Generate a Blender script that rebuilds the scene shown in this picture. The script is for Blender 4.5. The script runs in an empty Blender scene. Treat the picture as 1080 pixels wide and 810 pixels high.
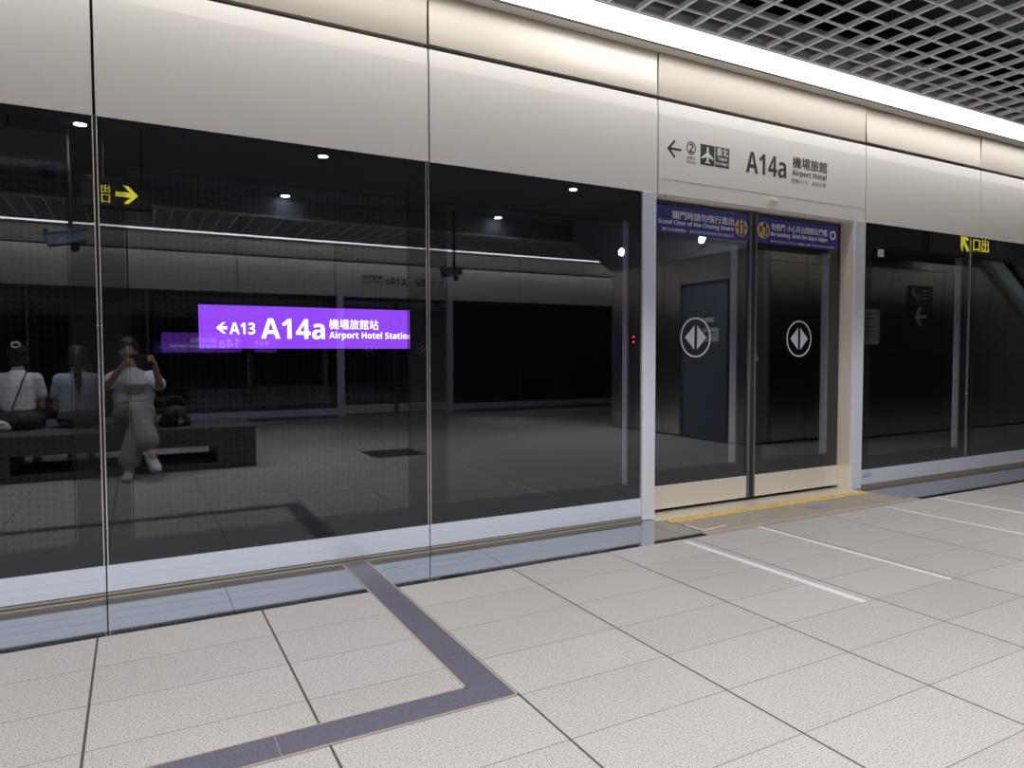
import bpy, bmesh, math, random
from mathutils import Vector, Matrix
random.seed(7)
C = bpy.context.scene.collection
PI = math.pi
ID = Matrix.Identity(4)

# ------------------------------------------------------------------ helpers
def obj(name, bm, m, parent=None, smooth=False):
    me = bpy.data.meshes.new(name)
    if isinstance(bm, bpy.types.Mesh):
        me = bm; me.name = name
    else:
        bm.to_mesh(me); bm.free()
    ms = m if isinstance(m, (list, tuple)) else [m]
    me.materials.clear()
    for x in ms: me.materials.append(x)
    if smooth:
        for p in me.polygons: p.use_smooth = True
    o = bpy.data.objects.new(name, me); C.objects.link(o)
    if parent: o.parent = parent
    return o

def thing(name, label, cat, loc=(0, 0, 0), group=None, mat=None):
    o = bpy.data.objects.new(name, None); C.objects.link(o)
    if mat is not None: o.matrix_world = mat
    else: o.location = loc
    o['label'] = label; o['category'] = cat
    if group: o['group'] = group
    return o

def tag(o, label, cat, group=None):
    o['label'] = label; o['category'] = cat
    if group: o['group'] = group
    return o

def struct(name, mat=None, label=None, cat=None):
    o = bpy.data.objects.new(name, None); C.objects.link(o)
    if mat is not None: o.matrix_world = mat
    o['kind'] = 'structure'
    if label: o['label'] = label; o['category'] = cat or 'structure'
    return o

def bx(bm, x0, x1, y0, y1, z0, z1, mi=0, bev=0.0):
    t = bmesh.new()
    vs = [t.verts.new(v) for v in ((x0,y0,z0),(x1,y0,z0),(x1,y1,z0),(x0,y1,z0),(x0,y0,z1),(x1,y0,z1),(x1,y1,z1),(x0,y1,z1))]
    for f in ((0,3,2,1),(4,5,6,7),(0,1,5,4),(1,2,6,5),(2,3,7,6),(3,0,4,7)):
        t.faces.new([vs[i] for i in f]).material_index = mi
    if bev > 0:
        bmesh.ops.bevel(t, geom=t.edges[:], offset=bev, segments=2, affect='EDGES', profile=.5)
    merge(bm, t); return bm

def merge(bm, t, mat=None, mi=None):
    me = bpy.data.meshes.new('tmp'); t.to_mesh(me); t.free()
    if mat is not None: me.transform(mat)
    if mi is not None:
        for p in me.polygons: p.material_index = mi
    bm.from_mesh(me); bpy.data.meshes.remove(me)

def box(*a, bev=0.0):
    bm = bmesh.new(); bx(bm, *a, bev=bev); return bm

def prism(bm, pts, axis, a, b):
    """extrude a polygon; axis 'x': pts are (y,z); 'y': pts are (x,z); 'z': pts are (x,y)"""
    def v(p, t):
        return {'x': (t, p[0], p[1]), 'y': (p[0], t, p[1]), 'z': (p[0], p[1], t)}[axis]
    t = bmesh.new()
    A = [t.verts.new(v(p, a)) for p in pts]; B = [t.verts.new(v(p, b)) for p in pts]
    n = len(pts)
    t.faces.new(A); t.faces.new(B[::-1])
    for i in range(n):
        t.faces.new((A[i], B[i], B[(i+1) % n], A[(i+1) % n]))
    bmesh.ops.recalc_face_normals(t, faces=t.faces[:])
    merge(bm, t); return bm

def cyl(bm, p0, p1, r0, r1=None, n=24, cap=True):
    p0 = Vector(p0); p1 = Vector(p1); r1 = r0 if r1 is None else r1
    d = p1 - p0; t = bmesh.new()
    bmesh.ops.create_cone(t, cap_ends=cap, segments=n, radius1=r0, radius2=r1, depth=d.length)
    q = d.to_track_quat('Z', 'Y').to_matrix().to_4x4(); q.translation = (p0 + p1) / 2
    merge(bm, t, q); return bm

def tube(bm, pts, r, n=8):
    for a, b in zip(pts, pts[1:]):
        cyl(bm, a, b, r, n=n); ball(bm, b, (r, r, r), n=n)
    return bm

def ball(bm, c, rad, rot=None, n=20):
    t = bmesh.new()
    bmesh.ops.create_uvsphere(t, u_segments=n, v_segments=max(6, n*2//3), radius=1)
    M = Matrix.Translation(Vector(c)) @ (rot if rot is not None else ID) @ Matrix.Diagonal((rad[0], rad[1], rad[2], 1))
    merge(bm, t, M); return bm

def cap(bm, p0, p1, r0, r1=None, n=16):
    r1 = r0 if r1 is None else r1
    cyl(bm, p0, p1, r0, r1, n=n); ball(bm, p0, (r0,)*3, n=n); ball(bm, p1, (r1,)*3, n=n)
    return bm

def fuse(bm, voxel=.008, smooth=5):
    """union of closed shapes as one continuous smooth surface"""
    me = bpy.data.meshes.new('fuse'); bm.to_mesh(me); bm.free()
    o = bpy.data.objects.new('fuse', me); C.objects.link(o)
    r = o.modifiers.new('r', 'REMESH'); r.mode = 'VOXEL'; r.voxel_size = voxel
    s = o.modifiers.new('s', 'SMOOTH'); s.factor = .5; s.iterations = smooth
    dg = bpy.context.evaluated_depsgraph_get()
    out = bpy.data.meshes.new_from_object(o.evaluated_get(dg))
    bpy.data.objects.remove(o); bpy.data.meshes.remove(me)
    return out

def sans(s, bold):
    """plain letters to the sans-serif (bold) forms of the symbol font"""
    o = ''
    for ch in s:
        if 'A' <= ch <= 'Z': o += chr((0x1D5D4 if bold else 0x1D5A0)+ord(ch)-65)
        elif 'a' <= ch <= 'z': o += chr((0x1D5EE if bold else 0x1D5BA)+ord(ch)-97)
        elif '0' <= ch <= '9': o += chr((0x1D7EC if bold else 0x1D7E2)+ord(ch)-48)
        else: o += ch
    return o

def text_raw(s, res=3):
    c = bpy.data.curves.new('t', 'FONT'); c.body = s; c.size = 1; c.resolution_u = res
    c.fill_mode = 'FRONT'
    o = bpy.data.objects.new('t', c); C.objects.link(o)
    dg = bpy.context.evaluated_depsgraph_get()
    me = bpy.data.meshes.new_from_object(o.evaluated_get(dg))
    bpy.data.objects.remove(o); bpy.data.curves.remove(c)
    return me

def text(bm, s, x0, x1, z0, z1, y, bold=0.0, mi=0):
    """lettering facing -y, fitted to a rectangle; bold > 0 thickens the strokes by that share of a character"""
    latin = all(ord(ch) < 128 for ch in s)
    me = text_raw(sans(s, bold > 0) if latin else s)
    xs = [v.co.x for v in me.vertices]; ys = [v.co.y for v in me.vertices]
    ax, bx_, ay, by = min(xs), max(xs), min(ys), max(ys)
    sx = (x1-x0)/(bx_-ax); sz = (z1-z0)/(by-ay)
    for v in me.vertices:
        v.co = ((v.co.x-ax)*sx+x0, y, (v.co.y-ay)*sz+z0)
    for p in me.polygons: p.material_index = mi
    t = bmesh.new(); t.from_mesh(me); bpy.data.meshes.remove(me)
    r = bmesh.ops.extrude_face_region(t, geom=t.faces[:])
    for v in [g for g in r['geom'] if isinstance(g, bmesh.types.BMVert)]: v.co.y -= .0012
    bmesh.ops.recalc_face_normals(t, faces=t.faces[:])
    if bold > 0 and not latin:
        for i, (dx, dz) in enumerate(((bold, 0), (-bold, 0), (0, bold*.6))):
            merge(bm, t.copy(), Matrix.Translation((dx*sx, -.00012*(i+1), dz*sz)))
    merge(bm, t); return bm

def extent(s, bold):
    me = text_raw(sans(s, bold > 0)); xs = [v.co.x for v in me.vertices]; ys = [v.co.y for v in me.vertices]
    bpy.data.meshes.remove(me); return min(xs), max(xs), min(ys), max(ys)

def line(parent, m, s, x0, x1, z0, z1, y, bold=0.0):
    if ' ' in s and all(ord(ch) < 128 for ch in s):            # one part per word
        A = extent(s, bold); sx = (x1-x0)/(A[1]-A[0]); sz = (z1-z0)/(A[3]-A[2])
        for i, ch in enumerate(s):
            if ch == ' ' or (i and s[i-1] != ' '): continue
            wd = s[i:].split(' ')[0]
            P = extent(s[:i]+wd, bold); Q = extent(wd, bold)
            r = P[1]; l = r-(Q[1]-Q[0])
            line(parent, m, wd, x0+(l-A[0])*sx, x0+(r-A[0])*sx, z0+(Q[2]-A[2])*sz, z0+(Q[3]-A[2])*sz, y, bold)
        return
    bm = bmesh.new(); text(bm, s, x0, x1, z0, z1, y, bold)
    return obj('lettering', bm, m, parent)

def poly(bm, pts, y, th=.0012):
    return prism(bm, pts, 'y', y-th, y)

def ring(bm, cx, cz, rx, rz, w, y, n=48, th=.0012):
    t = bmesh.new(); L = []
    for k in range(n):
        a = 2*PI*k/n; c, s = math.cos(a), math.sin(a)
        L.append([t.verts.new((cx+(rx-q)*c, yy, cz+(rz-q)*s)) for q, yy in ((0, y-th), (w, y-th), (w, y), (0, y))])
    for k in range(n):
        A, B = L[k], L[(k+1) % n]
        for i in range(4):
            t.faces.new((A[i], A[(i+1) % 4], B[(i+1) % 4], B[i]))
    bmesh.ops.recalc_face_normals(t, faces=t.faces[:])
    merge(bm, t); return bm

def disc(bm, cx, cz, rx, rz, y, n=40, th=.0012):
    return prism(bm, [(cx+rx*math.cos(2*PI*k/n), cz+rz*math.sin(2*PI*k/n)) for k in range(n)], 'y', y-th, y)

# ------------------------------------------------------------------ materials
def mat(name, col, rough=.5, metal=0.0, emit=None, es=0.0, spec=.5):
    m = bpy.data.materials.new(name); m.use_nodes = True
    b = m.node_tree.nodes['Principled BSDF']
    b.inputs['Base Color'].default_value = (*col, 1)
    b.inputs['Roughness'].default_value = rough
    b.inputs['Metallic'].default_value = metal
    b.inputs['Specular IOR Level'].default_value = spec
    if emit:
        b.inputs['Emission Color'].default_value = (*emit, 1); b.inputs['Emission Strength'].default_value = es
    return m

class N:
    def __init__(s, m): s.t = m.node_tree; s.n = s.t.nodes; s.l = s.t.links; s.b = s.n['Principled BSDF']
    def new(s, typ, **kw):
        n = s.n.new(typ)
        for k, v in kw.items(): setattr(n, k, v)
        return n
    def math(s, op, a, b=None, clamp=False):
        n = s.n.new('ShaderNodeMath'); n.operation = op; n.use_clamp = clamp
        for i, v in enumerate((a, b)):
            if v is None: continue
            if isinstance(v, (int, float)): n.inputs[i].default_value = v
            else: s.l.new(v, n.inputs[i])
        return n.outputs[0]
    def mix(s, f, a, b):
        n = s.n.new('ShaderNodeMix'); n.data_type = 'RGBA'
        for i, v in ((0, f), (6, a), (7, b)):
            if isinstance(v, (int, float)): n.inputs[i].default_value = v
            elif isinstance(v, tuple): n.inputs[i].default_value = (*v, 1)
            else: s.l.new(v, n.inputs[i])
        return n.outputs[2]
    def coord(s, which='Object'):
        return s.n.new('ShaderNodeTexCoord').outputs[which]
    def sep(s, v):
        n = s.n.new('ShaderNodeSeparateXYZ'); s.l.new(v, n.inputs[0]); return n.outputs
    def noise(s, v, scale, detail=2, stretch=None):
        if stretch:
            mp = s.n.new('ShaderNodeMapping'); mp.inputs['Scale'].default_value = stretch
            s.l.new(v, mp.inputs[0]); v = mp.outputs[0]
        n = s.n.new('ShaderNodeTexNoise'); n.inputs['Scale'].default_value = scale; n.inputs['Detail'].default_value = detail
        s.l.new(v, n.inputs['Vector']); return n.outputs['Fac']
    def ramp(s, f, stops):
        n = s.n.new('ShaderNodeValToRGB'); e = n.color_ramp.elements
        while len(e) < len(stops): e.new(.5)
        for k, (p, c) in enumerate(stops): e[k].position = p; e[k].color = (*c, 1)
        s.l.new(f, n.inputs[0]); return n.outputs[0]

def brushed(name, col, rough, metal, amt=.06, stretch=(2, 2, 90), bump=0.0):
    m = mat(name, col, rough, metal); k = N(m)
    f = k.noise(k.coord(), 3.0, 3, stretch)
    k.l.new(k.mix(f, tuple(c*(1-amt) for c in col), tuple(min(1, c*(1+amt)) for c in col)), k.b.inputs['Base Color'])
    k.l.new(k.math('ADD', k.math('MULTIPLY', f, min(.12, rough)), rough-min(.06, rough*.5)), k.b.inputs['Roughness'])
    return m

M = {}
def floor_material():
    m = mat('terrazzo_tile', (.5, .48, .47), .45); k = N(m); co = k.coord(); X, Y, Z = k.sep(co)
    sp = k.noise(co, 215, 3); big = k.noise(co, 1.3, 2)
    base = k.ramp(sp, [(.33, (.095, .088, .088)), (.43, (.315, .303, .303)), (.50, (.385, .371, .371)), (.70, (.46, .448, .453))])
    # tile-to-tile tone
    ix = k.math('FLOOR', k.math('DIVIDE', k.math('ADD', X, .145), .6)); iy = k.math('FLOOR', k.math('DIVIDE', k.math('ADD', Y, .49), .292))
    cb = k.new('ShaderNodeCombineXYZ'); k.l.new(ix, cb.inputs[0]); k.l.new(iy, cb.inputs[1])
    wn = k.new('ShaderNodeTexWhiteNoise'); wn.noise_dimensions = '2D'; k.l.new(cb.outputs[0], wn.inputs['Vector'])
    tone = k.math('ADD', k.math('MULTIPLY', wn.outputs['Value'], .07), k.math('ADD', k.math('MULTIPLY', big, .12), .885))
    hv = k.new('ShaderNodeHueSaturation'); k.l.new(base, hv.inputs['Color']); k.l.new(tone, hv.inputs['Value'])
    def line(v, off, pitch, w):
        fr = k.math('FRACT', k.math('DIVIDE', k.math('ADD', v, off), pitch))
        d = k.math('MULTIPLY', k.math('MINIMUM', fr, k.math('SUBTRACT', 1.0, fr)), pitch)
        return k.math('LESS_THAN', d, w)
    lx = line(X, .145, .6, .0040); ly = line(Y, .49, .292, .0018)
    c1 = k.mix(k.math('MULTIPLY', ly, .85), hv.outputs[0], (.12, .10, .09)); c2 = k.mix(lx, c1, (.07, .058, .048))
    k.l.new(c2, k.b.inputs['Base Color'])
    k.l.new(k.math('ADD', k.math('MULTIPLY', big, .15), .42), k.b.inputs['Roughness'])
    return m

def glass_material(name, f0, tint, front):
    m = bpy.data.materials.new(name); m.use_nodes = True; t = m.node_tree; t.nodes.clear()
    out = t.nodes.new('ShaderNodeOutputMaterial'); tr = t.nodes.new('ShaderNodeBsdfTransparent'); tr.inputs[0].default_value = (*tint, 1)
    if not front:
        t.links.new(tr.outputs[0], out.inputs[0]); return m
    gl = t.nodes.new('ShaderNodeBsdfGlossy'); gl.inputs['Roughness'].default_value = 0.0; gl.inputs[0].default_value = (.86, .91, 1, 1)
    lw = t.nodes.new('ShaderNodeNewGeometry'); dp = t.nodes.new('ShaderNodeVectorMath'); dp.operation = 'DOT_PRODUCT'
    t.links.new(lw.outputs['Normal'], dp.inputs[0]); t.links.new(lw.outputs['Incoming'], dp.inputs[1])
    def mt(op, a, b):
        n = t.nodes.new('ShaderNodeMath'); n.operation = op
        for i, v in enumerate((a, b)):
            if isinstance(v, (int, float)): n.inputs[i].default_value = v
            elif v is not None: t.links.new(v, n.inputs[i])
        return n.outputs[0]
    c = mt('ABSOLUTE', dp.outputs['Value'], None)
    f = mt('ADD', mt('MULTIPLY', mt('POWER', mt('SUBTRACT', 1.0, c), 5.0), 1-f0), f0)   # Schlick reflectance of the pane
    mx = t.nodes.new('ShaderNodeMixShader'); t.links.new(f, mx.inputs[0]); t.links.new(tr.outputs[0], mx.inputs[1]); t.links.new(gl.outputs[0], mx.inputs[2])
    t.links.new(mx.outputs[0], out.inputs[0]); return m

def frit_material():
    """black ceramic print; its inner edge breaks up into rows of dots"""
    m = bpy.data.materials.new('black_frit'); m.use_nodes = True
    b = m.node_tree.nodes['Principled BSDF']; b.inputs['Base Color'].default_value = (.006, .006, .007, 1); b.inputs['Roughness'].default_value = .6
    b.inputs['Specular IOR Level'].default_value = .1
    return m

def tunnel_material():
    m = mat('perforated_tunnel_panel', (.05, .05, .055), .8, spec=.1); k = N(m); X, Y, Z = k.sep(k.coord())
    def cell(v, p):
        return k.math('SUBTRACT', k.math('FRACT', k.math('DIVIDE', v, p)), .5)
    a, b = cell(X, .06), cell(Z, .06)
    d = k.math('ADD', k.math('MULTIPLY', a, a), k.math('MULTIPLY', b, b))
    hole = k.math('LESS_THAN', d, .075)
    big = k.math('MULTIPLY', k.math('LESS_THAN', k.math('ABSOLUTE', cell(X, 1.2)), .47), k.math('LESS_THAN', X, 2.64))
    f = k.math('MULTIPLY', hole, big)
    k.l.new(k.mix(f, (.050, .051, .058), (.028, .028, .032)), k.b.inputs['Base Color'])
    return m

def granite(name, lo, hi, rough, scale=180):
    m = mat(name, lo, rough); k = N(m)
    k.l.new(k.ramp(k.noise(k.coord(), scale, 3), [(.35, lo), (.65, hi)]), k.b.inputs['Base Color'])
    return m

def cloth(name, col, var=.15):
    m = mat(name, col, .9, spec=.15); k = N(m)
    f = k.noise(k.coord(), 14, 4)
    k.l.new(k.mix(f, tuple(c*(1-var) for c in col), tuple(min(1, c*(1+var)) for c in col)), k.b.inputs['Base Color'])
    return m

M['floor'] = floor_material()
M['plate'] = brushed('polished_steel_plate', (.50, .53, .57), .06, 1.0, .04, (40, 2, 2))
M['alu'] = brushed('anodised_aluminium', (.72, .775, .90), .38, .5, .05, (1, 1, 60))
M['alu_warm'] = brushed('door_aluminium', (.74, .70, .64), .40, .45, .05, (1, 1, 60))  # same aluminium, with the floor's warm reflection put into the colour
M['reveal'] = brushed('warm_reveal_metal', (.80, .74, .64), .45, .3, .03, (60, 60, 1))  # post metal with the beige light on its side put into the colour
M['post'] = brushed('silver_post_metal', (.70, .74, .84), .42, .35, .03, (60, 60, 1))
M['fascia'] = brushed('grey_fascia_panel', (.82, .785, .745), .55, .15, .02, (1, 1, 40))
M['upper'] = brushed('champagne_steel_panel', (.37, .335, .29), .38, .5, .008, (.4, 1, 30))
M['upper_gloss'] = brushed('glossy_champagne_panel', (.37, .335, .29), .38, .5, .008, (.4, 1, 30))
k = N(M['upper_gloss']); X_ = k.sep(k.coord())[0]          # coat fading to the left, added to shape this sheet's highlight
cw = k.math('MULTIPLY', k.math('SUBTRACT', X_, 1.75), 1.6, True)
k.l.new(k.math('MULTIPLY', cw, .55), k.b.inputs['Coat Weight']); k.b.inputs['Coat Roughness'].default_value = .20; k.b.inputs['Coat IOR'].default_value = 2.0
M['ledge'] = mat('ledge_metal', (.80, .75, .67), .5, .1)
M['signwhite'] = mat('white_sign_film', (.80, .775, .75), .5)
M['black'] = mat('black_rubber', (.012, .012, .013), .6)
M['seam'] = mat('dark_joint', (.03, .028, .026), .8)
M['bright'] = brushed('bright_edge_steel', (.75, .73, .72), .25, .9, .03, (1, 1, 10))
M['glass'] = glass_material('platform_door_glass', .082, (.92, .92, .94), True)
M['glass_b'] = glass_material('platform_door_glass_back', .225, (.52, .52, .56), True)
M['clear'] = glass_material('glass_edge', .1, (.8, .85, .85), False)
M['frit'] = frit_material()
M['ink'] = mat('dark_grey_lettering', (.045, .043, .05), .6)
M['ink2'] = mat('grey_lettering', (.27, .26, .26), .6)
M['white'] = mat('white_print', (.82, .82, .84), .5)
M['blue'] = mat('blue_sticker', (.024, .028, .25), .4)
M['yellow'] = mat('yellow_print', (.72, .47, .07), .5)
M['frosted'] = mat('frosted_white_print', (.50, .53, .60), .6)
M['grille'] = brushed('aluminium_grille', (.87, .875, .91), .45, .1, .04, (6, 6, 6))
M['darkceil'] = mat('black_painted_ceiling', (.20, .21, .235), .7)
M['plenum'] = mat('plenum_grey', (.05, .05, .055), .9)
M['cover'] = mat('grey_cover_board', (.52, .50, .50), .8)
M['stile'] = mat('dark_blue_grey_stile', (.10, .115, .14), .4, .2)
M['rearframe'] = mat('grey_rear_frame', (.50, .51, .55), .5, .1)
M['duct'] = mat('dark_duct', (.05, .05, .055), .6)
M['strip'] = mat('light_strip_diffuser', (.9, .9, .9), .5, emit=(1.0, .985, .96), es=4.1)
M['lamp'] = mat('downlight_lens', (.9, .9, .9), .5, emit=(.86, .93, 1.0), es=42.0)
M['trimwhite'] = mat('light_trim', (.62, .60, .60), .4, .2)
M['rail'] = brushed('worn_base_rail', (.30, .275, .24), .45, .4, .05, (1, 60, 1))
M['sill'] = brushed('door_sill_steel', (.62, .57, .48), .4, .5, .05, (1, 60, 1))
M['tact'] = granite('threshold_stone', (.17, .145, .115), (.36, .32, .27), .7, 220)
M['yellowstrip'] = granite('worn_yellow_strip', (.42, .27, .08), (.62, .43, .12), .7, 30)
M['inlay'] = granite('slate_blue_tile', (.085, .083, .115), (.125, .122, .16), .35, 120)
M['edge'] = mat('beige_joint', (.30, .26, .22), .8)
M['tape'] = mat('worn_white_tape', (.56, .56, .58), .6)
M['tunnel'] = tunnel_material()
M['track'] = mat('tunnel_concrete', (.03, .03, .032), .9)
M['purple'] = mat('purple_light_panel', (.12, .02, .3), .4, emit=(.34, .075, 1.0), es=.95)
M['purple_dim'] = mat('dim_purple_light_panel', (.12, .02, .3), .4, emit=(.40, .10, 1.0), es=.8)
M['signtext_dim'] = mat('dim_lit_lettering', (.8, .8, .8), .4, emit=(.86, .90, 1.0), es=1.3)
M['signtext'] = mat('lit_white_lettering', (.8, .8, .8), .4, emit=(.84, .90, 1.0), es=1.9)
M['core'] = brushed('bronze_steel_cladding', (.74, .68, .60), .22, 1.0, .05, (60, 60, 1))
M['core_corner'] = brushed('satin_steel_corner', (.70, .64, .55), .42, .9, .05, (60, 60, 1))
M['blue_door'] = mat('blue_grey_door', (.10, .12, .155), .45)
M['plateg'] = mat('grey_notice', (.66, .67, .70), .5)
M['signdark'] = mat('dark_sign_board', (.018, .019, .026), .4)
M['yellowlit'] = mat('lit_yellow_arrow', (.7, .6, .05), .5, emit=(1.0, .88, .06), es=3.2)
M['cctv'] = mat('blue_grey_camera_housing', (.20, .25, .36), .4, .1)
M['boxgrey'] = mat('grey_unit', (.50, .50, .50), .6)
M['bench'] = granite('charcoal_granite', (.045, .045, .05), (.085, .085, .09), .5)
M['skin'] = mat('skin', (.42, .25, .18), .55)
M['hair'] = mat('black_hair', (.012, .010, .010), .45)
M['tee'] = cloth('white_cotton', (.72, .73, .76), .06)
M['tee2'] = cloth('pale_blue_grey_cotton', (.33, .36, .42), .08)
M['tee3'] = cloth('white_tee_cotton', (.62, .64, .68), .06)
M['print'] = mat('faded_brown_print', (.22, .17, .14), .8)
M['khaki'] = cloth('grey_khaki_cloth', (.30, .29, .28), .12)
M['charcoal'] = cloth('charcoal_cloth', (.085, .082, .085), .12)
M['shoe'] = mat('white_shoe', (.6, .6, .62), .6)
M['sole'] = mat('grey_sole', (.3, .3, .3), .8)
M['leather'] = mat('black_leather', (.02, .02, .022), .35)
M['chrome'] = mat('chrome', (.8, .8, .82), .15, 1.0)
M['phone'] = mat('phone_back', (.03, .03, .035), .25)
M['lens'] = mat('camera_lens', (.01, .01, .012), .08)
M['eye'] = mat('eye_white', (.7, .7, .7), .3)
M['lip'] = mat('lip', (.36, .12, .11), .5)
M['dome'] = mat('cream_plastic', (.66, .60, .46), .45)
M['red'] = mat('red_indicator', (.5, .02, .02), .4, emit=(1, .05, .06), es=1.2)
M['purpleprint'] = mat('purple_print', (.20, .17, .27), .6)
M['stringer'] = brushed('pale_blue_stair_cladding', (.85, .95, 1.0), .5, .0, .03, (1, 1, 20))
M['hatch'] = mat('dark_hatch', (.03, .03, .032), .6)
M['wallend'] = mat('grey_end_wall', (.35, .34, .33), .7)

# ------------------------------------------------------------------ overall sizes (metres)
W = 8.70                    # glass to glass
KZ, GZ, UZ0, UZ1 = .147, 2.12, 2.745, 3.02
XL, XR = -4.85, 14.65
FRONT = ID
BACK = Matrix.Translation((8.25, -W, 0)) @ Matrix.Rotation(PI, 4, 'Z')
PL0, PL1, PR0, PR1 = 2.88, 2.985, 4.972, 5.10   # door posts

# ------------------------------------------------------------------ platform floor
fl = obj('floor', box(XL, XR, -W+.485, -.485, -.2, 0), M['floor']); fl['kind'] = 'structure'

# ------------------------------------------------------------------ screen door wall
def pane(x0, x1, y, z0, z1):
    bm = bmesh.new(); bx(bm, x0, x1, y, y+.012, z0, z1)
    for f in bm.faces:
        f.material_index = 0 if f.normal.y < -.5 else (1 if f.normal.y > .5 else 2)
    return bm

def frit(x0, x1, y, z0, z1, l, r, b, t, dots=True):
    bm = bmesh.new()
    e = .0008
    bx(bm, x0, x0+l, y, y+e, z0, z1); bx(bm, x1-r, x1, y, y+e, z0, z1)
    bx(bm, x0+l, x1-r, y, y+e, z0, z0+b); bx(bm, x0+l, x1-r, y, y+e, z1-t, z1)
    if dots:       # saw-tooth of dots where the black print fades out
        p, q = .012, .0042
        t_ = bmesh.new()
        def dot(cx, cz):
            v = [t_.verts.new((cx+dx*q, y, cz+dz*q)) for dx, dz in ((-1,-1),(1,-1),(1,1),(-1,1))]
            t_.faces.new(v)
        n = int((x1-r-x0-l)/p)
        for k in range(n):
            cx = x0+l+(k+.5)*(x1-r-x0-l)/n
            dot(cx, z0+b+.008); dot(cx, z1-t-.008)
        n = int((z1-t-z0-b)/p)
        for k in range(n):
            cz = z0+b+(k+.5)*(z1-t-z0-b)/n
            dot(x0+l+.008, cz); dot(x1-r-.008, cz)
        merge(bm, t_)
    return bm

SEAMS_L = [-6.4, -4.85, -3.3, -1.75, -.127, 1.410, PL0]
SEAMS_R = [PR1, 6.575, 8.05, 9.6, 11.2, 12.9, 14.65]
FAS = [-6.4, -4.85, -3.3, -1.72, -.128, 1.425, 3.005, 5.105, 6.72, 8.30, 9.9, 11.5, 13.0, 14.65]
win_n = [0]; door_n = [0]

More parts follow.
